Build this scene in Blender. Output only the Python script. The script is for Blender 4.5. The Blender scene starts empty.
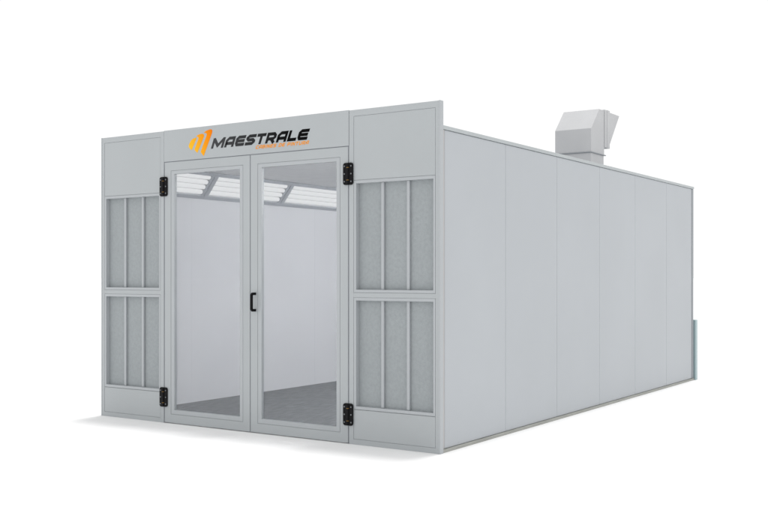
import bpy, bmesh, math
from mathutils import Vector, Matrix
S = bpy.context.scene
COL = S.collection
W, H, L = 4.53, 3.2, 7.74          # booth width, facade height, length (metres)

# ------------------------------------------------------------ materials
def mat(name, base, rough=0.5, metal=0.0, var=0.03, vscale=3.0, bump=0.0, bscale=60.0,
        stretch=(1, 1, 1), spec=0.5, detail=4):
    m = bpy.data.materials.new(name); m.use_nodes = True
    nt = m.node_tree; N = nt.nodes; K = nt.links
    b = N['Principled BSDF']
    b.inputs['Roughness'].default_value = rough
    b.inputs['Metallic'].default_value = metal
    b.inputs['Specular IOR Level'].default_value = spec
    tc = N.new('ShaderNodeTexCoord'); mp = N.new('ShaderNodeMapping')
    mp.inputs['Scale'].default_value = stretch
    K.new(tc.outputs['Object'], mp.inputs['Vector'])
    n = N.new('ShaderNodeTexNoise'); n.inputs['Scale'].default_value = vscale
    n.inputs['Detail'].default_value = detail
    K.new(mp.outputs['Vector'], n.inputs['Vector'])
    r = N.new('ShaderNodeValToRGB')
    r.color_ramp.elements[0].position = 0.3; r.color_ramp.elements[1].position = 0.7
    r.color_ramp.elements[0].color = (*[max(0, c * (1 - var)) for c in base], 1)
    r.color_ramp.elements[1].color = (*[min(1, c * (1 + var)) for c in base], 1)
    K.new(n.outputs['Fac'], r.inputs['Fac']); K.new(r.outputs['Color'], b.inputs['Base Color'])
    if bump > 0:
        n2 = N.new('ShaderNodeTexNoise'); n2.inputs['Scale'].default_value = bscale
        n2.inputs['Detail'].default_value = 5
        K.new(mp.outputs['Vector'], n2.inputs['Vector'])
        bp = N.new('ShaderNodeBump'); bp.inputs['Strength'].default_value = bump
        bp.inputs['Distance'].default_value = 0.01
        K.new(n2.outputs['Fac'], bp.inputs['Height']); K.new(bp.outputs['Normal'], b.inputs['Normal'])
    return m

FRONT = mat('front_paint', (0.389, 0.413, 0.426), 0.42, var=0.02, vscale=1.2, bump=0.03, bscale=25)
TRIM = mat('trim_paint', (0.394, 0.416, 0.433), 0.38, var=0.02, vscale=2)
SIDE = mat('side_panel_paint', (0.415, 0.438, 0.462), 0.5, var=0.025, vscale=0.7, bump=0.05, bscale=3)
CAP = mat('cap_metal', (0.40, 0.43, 0.44), 0.4, var=0.03)
POST = mat('corner_post_paint', (0.27, 0.29, 0.31), 0.5, var=0.03)
STRIP = mat('corner_joint_strip', (0.42, 0.41, 0.405), 0.6, var=0.03)
SKIRT = mat('base_channel_metal', (0.33, 0.335, 0.31), 0.55, var=0.12, vscale=6, stretch=(1, .5, 4))
INNER = mat('inner_wall_white', (0.625, 0.632, 0.652), 0.6, var=0.015, vscale=1.2)
CEIL = mat('ceiling_filter_cloth', (0.9, 0.9, 0.9), 0.9, var=0.03, vscale=8)
LFRAME = mat('lamp_frame_grey', (0.42, 0.44, 0.47), 0.45, var=0.03)
REFL = mat('reflector_white', (0.62, 0.62, 0.62), 0.8, var=0.01)
FILTER = mat('filter_cloth', (0.315, 0.340, 0.352), 0.95, var=0.055, vscale=34, bump=0.3, bscale=120, detail=9)
FLOOR = mat('booth_floor_steel', (0.165, 0.173, 0.182), 0.6, var=0.3, vscale=9, bump=0.3, bscale=40,
            stretch=(4, 0.6, 1), detail=8)
BLACK = mat('black_plastic', (0.004, 0.004, 0.005), 0.4, var=0.1, spec=0.12)
SCREW = mat('screw_steel', (0.16, 0.17, 0.18), 0.4, metal=0.3)
BRASS = mat('brass_bush', (0.22, 0.12, 0.012), 0.4, metal=0.2)
DUCT = mat('duct_sheet', (0.48, 0.485, 0.495), 0.5, var=0.03, vscale=3)
TEAL = mat('teal_cabinet_paint', (0.30, 0.40, 0.42), 0.35, var=0.05, vscale=3)
GROUND = mat('studio_ground', (0.88, 0.88, 0.88), 0.9, var=0.0, spec=0.0)
GASKET = mat('grey_gasket', (0.25, 0.265, 0.29), 0.7)
GAP = mat('joint_backing_paint', (0.36, 0.385, 0.395), 0.6)

def glass_mat():
    m = bpy.data.materials.new('door_glass'); m.use_nodes = True
    nt = m.node_tree; N = nt.nodes; K = nt.links
    for n in list(N): N.remove(n)
    o = N.new('ShaderNodeOutputMaterial'); t = N.new('ShaderNodeBsdfTransparent')
    t.inputs['Color'].default_value = (0.965, 0.972, 0.98, 1)
    g = N.new('ShaderNodeBsdfGlossy'); g.inputs['Roughness'].default_value = 0.02
    f = N.new('ShaderNodeFresnel'); f.inputs['IOR'].default_value = 1.25
    x = N.new('ShaderNodeMixShader')
    K.new(f.outputs[0], x.inputs[0]); K.new(t.outputs[0], x.inputs[1]); K.new(g.outputs[0], x.inputs[2])
    K.new(x.outputs[0], o.inputs['Surface'])
    return m
GLASS = glass_mat()

def emis(name, col, s):
    m = bpy.data.materials.new(name); m.use_nodes = True
    b = m.node_tree.nodes['Principled BSDF']
    b.inputs['Base Color'].default_value = (0.05, 0.05, 0.05, 1); b.inputs['Specular IOR Level'].default_value = 0.1
    b.inputs['Emission Color'].default_value = (*col, 1)
    b.inputs['Emission Strength'].default_value = s
    return m
TUBE = emis('lit_tube', (0.98, 0.985, 0.99), 0.74)
TUBE_BOOST = emis('unseen_tube_boosted', (1.0, 0.995, 0.99), 25.0)  # unseen right-hand tubes, boosted far above the left row to fill the interior

def gradient(name, stops, p0, p1):
    """colour that runs from p0 to p1 (object x,z), as printed on the thing itself"""
    m = bpy.data.materials.new(name); m.use_nodes = True
    nt = m.node_tree; N = nt.nodes; K = nt.links; b = N['Principled BSDF']
    b.inputs['Roughness'].default_value = 0.6; b.inputs['Specular IOR Level'].default_value = 0.05
    tc = N.new('ShaderNodeTexCoord'); d = N.new('ShaderNodeVectorMath'); d.operation = 'DOT_PRODUCT'
    v = Vector((p1[0] - p0[0], 0, p1[1] - p0[1])); l2 = v.length_squared
    d.inputs[1].default_value = v / l2
    a = N.new('ShaderNodeMath'); a.operation = 'SUBTRACT'
    a.inputs[1].default_value = (v.x * p0[0] + v.z * p0[1]) / l2
    r = N.new('ShaderNodeValToRGB')
    r.color_ramp.elements[0].color = (*stops[0], 1); r.color_ramp.elements[1].color = (*stops[1], 1)
    K.new(tc.outputs['Object'], d.inputs[0]); K.new(d.outputs['Value'], a.inputs[0])
    K.new(a.outputs[0], r.inputs[0]); K.new(r.outputs[0], b.inputs['Base Color'])
    return m
LOGO = gradient('logo_orange', ((0.86, 0.50, 0.03), (0.80, 0.19, 0.002)), (1.40, 2.95), (1.74, 3.12))
TEXT = gradient('letter_black', ((0.055, 0.057, 0.06), (0.002, 0.002, 0.002)), (1.80, 3.06), (2.75, 2.95))
ORANGE = mat('orange_print', (0.80, 0.28, 0.008), 0.6, var=0.0, spec=0.05)

# ------------------------------------------------------------ mesh helpers
def box(bm, x0, x1, y0, y1, z0, z1, mi=0):
    vs = [bm.verts.new(p) for p in ((x0,y0,z0),(x1,y0,z0),(x1,y1,z0),(x0,y1,z0),
                                    (x0,y0,z1),(x1,y0,z1),(x1,y1,z1),(x0,y1,z1))]
    for f in ((0,3,2,1),(4,5,6,7),(0,1,5,4),(1,2,6,5),(2,3,7,6),(3,0,4,7)):
        bm.faces.new([vs[i] for i in f]).material_index = mi
def prism(bm, pts, axis, a, b, mi=0):
    """polygon pts (2D) extruded along axis 'x' (pts=y,z) or 'y' (pts=x,z)"""
    mk = (lambda p, t: (t, p[0], p[1])) if axis == 'x' else (lambda p, t: (p[0], t, p[1]))
    A = [bm.verts.new(mk(p, a)) for p in pts]; B = [bm.verts.new(mk(p, b)) for p in pts]
    n = len(pts)
    bm.faces.new(A).material_index = mi; bm.faces.new(B[::-1]).material_index = mi
    for i in range(n):
        bm.faces.new((A[i], A[(i+1) % n], B[(i+1) % n], B[i])).material_index = mi
def cyl(bm, c, axis, r, h, n=16, mi=0):
    vec = {'x': Vector((1,0,0)), 'y': Vector((0,1,0)), 'z': Vector((0,0,1))}[axis]
    q = Vector((0,0,1)).rotation_difference(vec).to_matrix().to_4x4()
    M = Matrix.Translation(c) @ q
    ret = bmesh.ops.create_cone(bm, cap_ends=True, segments=n, radius1=r, radius2=r, depth=h, matrix=M)
    for f in {f for v in ret['verts'] for f in v.link_faces}: f.material_index = mi
def ring(bm, x0, x1, z0, z1, t, y0, y1):
    """rectangular frame, mitred: one welded mesh. t = member width or (l, r, bottom, top)"""
    l, r, b, tp = t if isinstance(t, tuple) else (t,)*4
    o = [(x0,z0),(x1,z0),(x1,z1),(x0,z1)]; i = [(x0+l,z0+b),(x1-r,z0+b),(x1-r,z1-tp),(x0+l,z1-tp)]
    V = {}
    for k, (P, y) in enumerate(((o,y0),(i,y0),(o,y1),(i,y1))):
        V[k] = [bm.verts.new((p[0], y, p[1])) for p in P]
    for a in range(4):
        c = (a+1) % 4
        bm.faces.new((V[0][a], V[0][c], V[1][c], V[1][a]))
        bm.faces.new((V[2][c], V[2][a], V[3][a], V[3][c]))
        bm.faces.new((V[0][c], V[0][a], V[2][a], V[2][c]))
        bm.faces.new((V[1][a], V[1][c], V[3][c], V[3][a]))
def obj(name, bm, mats, parent=None, bevel=0.0, seg=2, smooth=False):
    bmesh.ops.recalc_face_normals(bm, faces=bm.faces)
    me = bpy.data.meshes.new(name); bm.to_mesh(me); bm.free()
    for m in (mats if isinstance(mats, (list, tuple)) else [mats]): me.materials.append(m)
    o = bpy.data.objects.new(name, me); COL.objects.link(o)
    if parent: o.parent = parent
    if smooth:
        for p in me.polygons: p.use_smooth = True
    if bevel:
        md = o.modifiers.new('bevel', 'BEVEL'); md.width = bevel; md.segments = seg
        md.limit_method = 'ANGLE'; md.angle_limit = math.radians(40)
    return o
def B(): return bmesh.new()

# ------------------------------------------------------------ setting
bm = B(); R_ = 600
vs = [bm.verts.new((R_*math.cos(a*math.tau/64), R_*math.sin(a*math.tau/64), 0)) for a in range(64)]
bm.faces.new(vs)
g = obj('ground', bm, GROUND); g['kind'] = 'structure'
for p in g.data.polygons:
    if p.normal.z < 0: p.flip()

# ------------------------------------------------------------ the booth
booth = bpy.data.objects.new('spray_booth', None); COL.objects.link(booth)
booth['label'] = 'long light grey paint spray booth with glazed double doors and a white roof duct'
booth['category'] = 'spray booth'

# floor, a plate on the ground inside the walls
bm = B(); box(bm, 0.1, W-0.1, 0.062, L-0.09, 0.002, 0.014)
obj('floor_plate', bm, FLOOR, booth)

# --- facade side units (filter units)
Y1 = 0.05
def unit(x0, edge_right):
    X1 = x0 + 1.013
    fl, fr = (0.05, 0.052) if not edge_right else (0.052, 0.05)
    a, b = x0 + fl, X1 - fr           # inner clear width between the stiles
    g_ = 0.003
    bm = B()                           # outer frame with a middle rail and two thin rails
    ring(bm, x0, X1, 0.0, H, (fl, fr, 0.05, 0.06), 0.0, Y1)
    box(bm, a - 0.001, b + 0.001, 0.0012, Y1 - 0.001, 1.407, 1.451)
    obj('unit_frame', bm, FRONT, booth, bevel=0.0015)
    # infill sheets sit in the frame with a hairline joint
    bm = B(); box(bm, a + g_, b - g_, 0.0015, 0.03, 2.529, H - 0.06 - g_)
    obj('infill_sheet', bm, FRONT, booth, bevel=0.002)
    bm = B(); ring(bm, a + 0.0003, b - 0.0003, 2.529 - 0.0027, H - 0.06 - g_ + 0.0027, 0.0025, 0.005, 0.028)
    obj('joint_seal', bm, GAP, booth)
    bm = B(); box(bm, a + g_, b - g_, 0.0015, 0.03, 0.05 + g_, 0.332)
    obj('infill_sheet', bm, FRONT, booth, bevel=0.002)
    bm = B(); ring(bm, a + 0.0003, b - 0.0003, 0.05 + g_ - 0.0027, 0.332 + 0.0027, 0.0025, 0.005, 0.028)
    obj('joint_seal', bm, GAP, booth)
    # backing sheet closes the joints
    bm = B(); ring(bm, a - 0.001, b + 0.001, 0.03, H - 0.03, (0.02, 0.02, 0.30, 0.64), 0.034, 0.046)
    box(bm, a + 0.021, b - 0.021, 0.0345, 0.0455, 1.38, 1.476)
    obj('backing_sheet', bm, GAP, booth)
    # inner skin of the unit
    bm = B(); box(bm, x0 + 0.02 if not edge_right else x0, X1 if not edge_right else X1 - 0.02, 0.075, 0.09, 0.002, 2.90)
    obj('inner_skin', bm, INNER, booth)
    for z0, z1 in ((1.451, 2.526), (0.336, 1.407)):
        bm = B()
        ring(bm, a + g_, b - g_, z0 + g_, z1 - 0.002, (0.026, 0.021, 0.027, 0.028), 0.0, 0.052)
        fw = obj('filter_window', bm, TRIM, booth, bevel=0.002)
        m = B(); ring(m, a + 0.0003, b - 0.0003, z0 + g_ - 0.0024, z1 - 0.0002, (0.0025, 0.0025, 0.0022, 0.0016), 0.005, 0.03)
        obj('joint_seal', m, GAP, fw)
        A_, B_ = a + g_ + 0.026, b - g_ - 0.021
        for k in (1, 2):
            c = A_ + (B_ - A_) * k / 3
            m = B(); box(m, c - 0.015, c + 0.015, 0.026, 0.050, z0 + 0.0315, z1 - 0.0305)
            obj('mullion', m, TRIM, fw, bevel=0.003)
        m = B(); box(m, A_ - 0.008, B_ + 0.008, 0.0525, 0.068, z0 + 0.02, z1 - 0.02)
        obj('filter_pad', m, FILTER, fw)
unit(0.0, False)
unit(W - 1.013, True)
# bright edge trim up the right end of the facade
bm = B(); box(bm, W - 0.0165, W + 0.002, -0.003, Y1 + 0.004, 0.0, H + 0.002)
obj('edge_trim', bm, TRIM, booth, bevel=0.002)
bm = B(); box(bm, -0.002, 0.012, -0.003, Y1 + 0.004, 0.0, H + 0.002)
obj('edge_trim', bm, TRIM, booth, bevel=0.002)

# --- header over the doors, with the writing
bm = B(); box(bm, 1.017, W - 1.017, -0.002, Y1, 2.862, H + 0.004)
header = obj('header_panel', bm, FRONT, booth, bevel=0.0015)
bm = B()                                # door frame behind the leaves (closes the joints)
box(bm, 1.0155, W - 1.0155, 0.046, 0.075, 2.815, 2.858)
box(bm, 1.0155, 1.07, 0.052, 0.075, 0.0, 2.813)
box(bm, W - 1.07, W - 1.0155, 0.052, 0.075, 0.0, 2.813)
obj('door_frame', bm, GASKET, booth)
bm = B(); box(bm, 1.0275, W - 1.0275, 0.007, 0.0455, 2.8543, 2.8617)
for xa in (1.0137, W - 1.0267): box(bm, xa, xa + 0.0130, 0.007, 0.0455, 0.008, 2.8617)
obj('door_seal', bm, GASKET, booth)

def plate(name, polys, m, parent, y=-0.0022, th=0.0012):
    bm = B()
    for k, p in enumerate(polys):
        prism(bm, p, 'y', y - th - 0.0002 * (k % 4), y + 0.0001)
    return obj(name, bm, m, parent)
L1 = [(1.393,3.005),(1.396,3.022),(1.407,3.040),(1.422,3.060),(1.437,3.074),(1.450,3.081),(1.464,3.086),(1.485,3.090),(1.508,3.091),(1.504,3.076),(1.437,2.963),(1.418,2.975),(1.402,2.990)]
L2 = [(1.504,3.107),(1.520,3.115),(1.538,3.121),(1.558,3.125),(1.578,3.127),(1.598,3.126),(1.612,3.121),(1.619,3.110),(1.617,3.097),(1.610,3.082),(1.521,2.928),(1.500,2.943),(1.478,2.967),(1.533,3.068),(1.538,3.082),(1.535,3.093),(1.523,3.101)]
L3 = [(1.614,3.136),(1.632,3.146),(1.651,3.154),(1.675,3.160),(1.700,3.164),(1.720,3.164),(1.733,3.158),(1.738,3.144),(1.735,3.128),(1.728,3.112),(1.614,2.888),(1.592,2.908),(1.569,2.937),(1.650,3.092),(1.658,3.110),(1.656,3.123),(1.642,3.131)]
plate('logo', [L1, L2, L3], LOGO, header)

def stroke(pts, t):
    """closed outline of a mitred open polyline of width t"""
    P = [Vector(p) for p in pts]; n = len(P); left = []; right = []
    for i in range(n):
        if i == 0: d0 = d1 = (P[1]-P[0]).normalized()
        elif i == n-1: d0 = d1 = (P[-1]-P[-2]).normalized()
        else: d0 = (P[i]-P[i-1]).normalized(); d1 = (P[i+1]-P[i]).normalized()
        n0 = Vector((-d0.y, d0.x)); n1 = Vector((-d1.y, d1.x))
        m = (n0+n1).normalized(); k = min(1.8, 1 / max(0.3, m.dot(n0)))
        left.append(P[i] + m*t/2*k); right.append(P[i] - m*t/2*k)
    return [[left[i], left[i+1], right[i+1], right[i]] for i in range(n-1)]
# letters in a box 1 wide 1 high; centre lines of the strokes, h = half stroke
def glyphs(h, v):
    a, b, c, d = h, 1-h, v, 1-v        # a,b: x of stems; c,d: y of bars
    k = 0.16
    return {
     'M': [[(a,0),(a,1)],[(a,0.93),(0.5,0.25),(b,0.93)],[(b,1),(b,0)]],
     'A': [[(a,0),(a,0.62),(a+k+.06,d),(b,d),(b,0)],[(a,0.36),(b,0.36)]],
     'E': [[(1,d),(a+k,d),(a,d-k),(a,c+k),(a+k*.6,c),(1,c)],[(a,0.5),(0.95,0.5)]],
     'S': [[(1,d),(a+k,d),(a,d-k),(a,0.64),(a+k,0.5),(b-k,0.5),(b,0.36),(b,c+k),(b-k,c),(0,c)]],
     'T': [[(0,d),(1,d)],[(0.5,d),(0.5,0)]],
     'R': [[(a,0),(a,d),(b-k,d),(b,d-k),(b,0.55),(b-k,0.4),(a,0.4)],[(0.5,0.42),(b,0)]],
     'L': [[(a,1),(a,c),(1,c)]],
     'C': [[(1,d),(a+k,d),(a,d-k),(a,c+k),(a+k,c),(1,c)]],
     'B': [[(a,0),(a,d),(b-k,d),(b,d-k),(b,0.62),(b-k,0.52),(b,0.4),(b,c+k),(b-k,c),(a,c)],[(a,0.52),(b-k,0.52)]],
     'I': [[(0.5,0),(0.5,1)]],
     'N': [[(a,0),(a,1)],[(a,0.95),(b,0.05)],[(b,0),(b,1)]],
     'D': [[(a,0),(a,d),(b-k,d),(b,d-k),(b,c+k),(b-k,c),(a,c)]],
     'P': [[(a,0),(a,d),(b-k,d),(b,d-k),(b,0.52),(b-k,0.4),(a,0.4)]],
     'U': [[(a,1),(a,c+k),(a+k,c),(b-k,c),(b,c+k),(b,1)]]}
def word(txt, x, z, hgt, widths, gap, t, shear=0.40):
    polys = []
    for ch in txt:
        if ch == ' ': x += widths[' ']; continue
        w = widths.get(ch, widths['*'])
        G = glyphs(t/w/2, t/hgt/2)
        for pl in G[ch]:
            for q in stroke([(p[0]*w, p[1]*hgt) for p in pl], t):
                q = [(x + v.x + shear*v.y, z + v.y) for v in q]
                polys.append(q)
        x += w + gap
    return polys
plate('lettering', word('MAESTRALE', 1.717, 2.958, 0.107, {'M': 0.172, 'L': 0.112, 'T': 0.118, '*': 0.128}, 0.0145, 0.0310), TEXT, header)
xw = 2.338
for wd in ('CABINES', 'DE', 'PINTURA'):
    WD = {'I': 0.010, '*': 0.0345}
    plate('tagline', word(wd, xw, 2.912, 0.035, WD, 0.0085, 0.0078), ORANGE, header)
    xw += sum(WD.get(c, WD['*']) + 0.0085 for c in wd) + 0.026

# --- doors
def make_door(x0, x1, hinge_x, name='door'):
    z0, z1 = 0.008, 2.854
    bm = B(); ring(bm, x0, x1, z0, z1, 0.093, 0.0, 0.045)
    d = obj(name, bm, FRONT, booth, bevel=0.002)
    a, b, c, e = x0+0.093+0.004, x1-0.093-0.004, z0+0.097, z1-0.097
    bm = B(); ring(bm, a, b, c, e, (0.047, 0.042, 0.045, 0.036), 0.001, 0.04)
    obj('glazing_bead', bm, TRIM, d, bevel=0.003)
    bm = B(); box(bm, a - 0.003, b + 0.003, 0.0405, 0.044, c - 0.003, e + 0.003)
    for f in list(bm.faces): pass
    # gasket ring behind the joint
    bm.free(); bm = B(); ring(bm, a - 0.0035, b + 0.0035, c - 0.0035, e + 0.0035, 0.03, 0.0402, 0.0448)
    ring(bm, x0 + 0.0933, x1 - 0.0933, z0 + 0.0933, z1 - 0.0933, 0.0034, 0.005, 0.038)
    obj('gasket', bm, GAP, d)
    bm = B(); box(bm, a + 0.040, b - 0.036, 0.026, 0.032, c + 0.04, e - 0.032)
    obj('glass_pane', bm, GLASS, d)
    for zc in (0.283, 2.591):
        bm = B()
        w, h, r = 0.057, 0.106, 0.024
        pts = []
        for cx, cz, a0 in ((w-r, h-r, 0), (-(w-r), h-r, 90), (-(w-r), -(h-r), 180), (w-r, -(h-r), 270)):
            for k in range(6):
                t = math.radians(a0 + k*18); pts.append((hinge_x + cx + r*math.cos(t), zc + cz + r*math.sin(t)))
        prism(bm, pts, 'y', -0.016, -0.0005)
        cyl(bm, (hinge_x, -0.016, zc), 'z', 0.0135, 0.196, 20)
        for q in (-1, 1): cyl(bm, (hinge_x, -0.0165, zc + q*0.060), 'z', 0.0142, 0.006, 20, 2)
        for sx in (-1, 1):
            for sz in (-1, 0, 1):
                cyl(bm, (hinge_x + sx*0.039, -0.0175, zc + sz*0.074), 'y', 0.0075, 0.005, 14, 1)
        obj('hinge', bm, [BLACK, SCREW, BRASS], d, bevel=0.0015)
    return d
dl = make_door(1.027, 2.2595, 1.0185)
dr = make_door(2.2705, W-1.027, W-1.0185)
# astragal behind the meeting stiles
bm = B(); box(bm, 2.235, 2.295, 0.0455, 0.056, 0.01, 2.81); box(bm, 2.2597, 2.2703, 0.007, 0.0454, 0.01, 2.853); obj('meeting_strip', bm, GASKET, dl)
# pull handle: chamfered bow
bm = B()
hx, za, zb, p, t = 2.335, 1.247, 1.442, 0.072, 0.026
outer = [(0, za), (-p+0.02, za), (-p, za+0.022), (-p, zb-0.022), (-p+0.02, zb), (0, zb)]
inner = [(0, zb-t), (-p+0.022+0.008, zb-t), (-p+t*0.9, zb-0.034), (-p+t*0.9, za+0.034), (-p+0.030, za+t), (0, za+t)]
prism(bm, [(y - 0.0005, z) for y, z in outer + inner], 'x', hx-0.013, hx+0.013)
obj('handle', bm, BLACK, dr, bevel=0.006, seg=3)

# --- side walls: sandwich panels
ys = [0.115, 1.345, 2.615, 3.885, 5.15, 6.45, 7.66]
WX = 4.508                              # outer face
for xo, xi in ((WX, 4.43), (W - WX, 0.10)):
    sgn = 1 if xo > 2 else -1
    for a, b in zip(ys, ys[1:]):
        bm = B(); box(bm, min(xo, xi), max(xo, xi), a + 0.0002, b - 0.0002, 0.03, 2.95)
        obj('wall_panel', bm, [SIDE], booth, bevel=0.0065, seg=1)
        bm = B(); x_ = xi - sgn*0.004
        box(bm, min(x_, xi) if sgn > 0 else xi + 0.0, (xi if sgn > 0 else x_), a + 0.0005, b - 0.0005, 0.016, 2.94)
        obj('inner_lining', bm, INNER, booth)
    # corner pieces, front joint strip, rear post
    bm = B(); box(bm, min(xo - sgn*0.002, xi), max(xo - sgn*0.002, xi), 0.055, 0.1148, 0.03, 2.95)
    obj('joint_strip', bm, STRIP, booth, bevel=0.001)
    bm = B(); box(bm, min(xo + sgn*0.006, xi), max(xo + sgn*0.006, xi), 7.661, L, 0.03, 2.949)
    obj('corner_post', bm, POST, booth, bevel=0.004)
    # roof cap along the eaves and base channel
    bm = B()
    lo, hi = (xi, xo + 0.012) if sgn > 0 else (xo - 0.012, xi)
    box(bm, lo, hi, 0.055, L + 0.012, 2.951, 2.986)
    obj('eaves_cap', bm, CAP, booth, bevel=0.003)
    bm = B()
    lo, hi = (xi, xo + 0.016) if sgn > 0 else (xo - 0.016, xi)
    box(bm, lo, hi, 0.055, L + 0.004, 0.0, 0.029)
    obj('base_channel', bm, SKIRT, booth, bevel=0.002)
# rear wall and roof
xs = [0.101 + k*(4.328/4) for k in range(5)]
for a, b in zip(xs, xs[1:]):
    bm = B(); box(bm, a + 0.0002, b - 0.0002, 7.67, L - 0.004, 0.0, 2.95)
    obj('rear_panel', bm, SIDE, booth, bevel=0.002, seg=1)
    bm = B(); box(bm, a + 0.0002, b - 0.0002, 7.662, 7.669, 0.016, 2.94)
    obj('inner_lining', bm, INNER, booth)
bm = B(); box(bm, 0.101, 4.429, 0.055, L, 2.951, 2.978)
roof = obj('roof', bm, SIDE, booth)
bm = B(); box(bm, 0.32, W - 0.32, 0.08, 7.66, 2.915, 2.94)
obj('ceiling', bm, CEIL, booth)

# --- sloped light fixtures along both upper corners of the cabin
E0, E1 = Vector((0.104, 2.595)), Vector((0.352, 2.905))       # cross-section x,z at the left
dirv = (E1 - E0).normalized(); nrm = Vector((dirv.y, -dirv.x)) # towards the cabin
def slab(bm, s0, s1, n0, n1, y0, y1, flip):
    pts = [E0 + dirv*s + nrm*n for s, n in ((s0,n0),(s1,n0),(s1,n1),(s0,n1))]
    pts = [((W - p.x) if flip else p.x, p.y) for p in pts]
    prism(bm, pts, 'y', y0, y1)
SL = (E1 - E0).length
for flip in (False, True):
    yd = [0.10] + [1.545 + 1.52*k for k in range(4)] + [7.655]
    for a, b in zip(yd, yd[1:]):
        bm = B(); hw = 0.062
        slab(bm, 0, 0.052, -0.01, 0.010, a + 0.0005, b - 0.0005, flip)
        slab(bm, SL-0.045, SL, -0.01, 0.010, a + 0.0005, b - 0.0005, flip)
        slab(bm, 0.0525, SL-0.0455, -0.009, 0.009, a + 0.0005, a + hw, flip)
        slab(bm, 0.0525, SL-0.0455, -0.009, 0.009, b - hw, b - 0.0005, flip)
        slab(bm, 0.0525, SL-0.0455, 0.0091, 0.018, b - 0.018, b - 0.0005, flip)
        slab(bm, 0.0525, SL-0.0455, 0.0091, 0.018, a + 0.0005, a + 0.018, flip)
        fx = obj('light_fixture', bm, LFRAME, booth, bevel=0.002)
        bm = B(); slab(bm, 0.0, SL, -0.060, -0.053, a + 0.001, b - 0.001, flip)
        obj('reflector', bm, REFL, fx)
        for k in range(4):
            s = 0.052 + (SL - 0.097) * (k + 0.5) / 4
            c = E0 + dirv*s + nrm*(-0.022)
            bm = B(); cyl(bm, ((W - c.x) if flip else c.x, (a+b)/2, c.y), 'y', 0.029, b - a - 0.13, 14)
            obj('tube', bm, TUBE_BOOST if flip else TUBE, fx, smooth=False)

# --- exhaust duct on the roof
X0, X1_, Y0 = 3.04, 3.60, 5.86
bm = B(); prism(bm, [(Y0,3.405),(6.37,3.405),(6.37,4.062),(6.172,4.062),(Y0,3.742)], 'x', X0, X1_)
duct = obj('exhaust_duct', bm, DUCT, booth, bevel=0.004)
bm = B(); box(bm, X0+0.006, X1_-0.006, Y0+0.006, 6.364, 2.976, 3.392); obj('duct_riser', bm, DUCT, duct, bevel=0.003)
bm = B(); box(bm, X0-0.014, X1_+0.014, Y0-0.012, 6.41, 3.392, 3.405); obj('flange', bm, POST, duct, bevel=0.002)
bm = B(); box(bm, X0-0.012, X1_+0.010, 6.371, 6.455, 3.52, 4.078); obj('flange', bm, DUCT, duct, bevel=0.003)
bm = B(); box(bm, X0-0.016, X1_+0.014, 6.457, 6.56, 3.515, 4.082); obj('flange', bm, DUCT, duct, bevel=0.003)
# open outlet: sheet-metal cheeks and top, slanted mouth
bm = B()
prism(bm, [(6.561,3.545),(6.99,4.062),(6.561,4.062)], 'x', X1_-0.004, X1_)
prism(bm, [(6.561,3.545),(6.99,4.062),(6.561,4.062)], 'x', X0, X0+0.004)
prism(bm, [(6.561,4.057),(6.99,4.057),(6.99,4.0622),(6.561,4.0622)], 'x', X0+0.0042, X1_-0.0042)
obj('outlet_hood', bm, DUCT, duct)

# ------------------------------------------------------------ cabinet behind the far corner
cab = bpy.data.objects.new('cabinet', None); COL.objects.link(cab); cab.location = (4.28, 7.81, 0)
cab['label'] = 'pale blue-green cabinet low behind the far right corner of the booth'
cab['category'] = 'cabinet'
bm = B(); box(bm, -0.26, 0.262, -0.056, 0.052, 0.0, 0.93); obj('casing', bm, TEAL, cab, bevel=0.006)
bm = B(); box(bm, -0.24, 0.242, 0.0525, 0.066, 0.04, 0.90); obj('cabinet_door', bm, TEAL, cab, bevel=0.004)

# ------------------------------------------------------------ light, world, camera
w = bpy.data.worlds.new('World'); S.world = w; w.use_nodes = True
bg = w.node_tree.nodes['Background']
bg.inputs['Color'].default_value = (1, 1, 1, 1); bg.inputs['Strength'].default_value = 1.02
sd = bpy.data.lights.new('studio_key', 'SUN'); sd.energy = 1.6; sd.angle = math.radians(9)
sd.color = (1, 0.99, 0.98)
so = bpy.data.objects.new('studio_key', sd); COL.objects.link(so)
to_sun = Vector((0.0, 0.17, 0.98)).normalized()
so.rotation_euler = to_sun.to_track_quat('Z', 'Y').to_euler(); so.location = (2, 4, 12)

cd = bpy.data.cameras.new('camera'); cam = bpy.data.objects.new('camera', cd); COL.objects.link(cam)
cam.location = (9.129, -7.815, 1.616)
cam.rotation_euler = (math.radians(90), 0, math.radians(33.69))
cd.sensor_width = 36; cd.lens = 1002/768*36
cd.shift_y = (275.5 - 258) / 768
cd.clip_end = 3000
S.camera = cam
S.cycles.diffuse_bounces = 8; S.cycles.max_bounces = 16
S.view_settings.view_transform = 'Standard'; S.view_settings.look = 'None'
S.view_settings.exposure = 0; S.view_settings.gamma = 1
S.render.resolution_x = 1024; S.render.resolution_y = 688
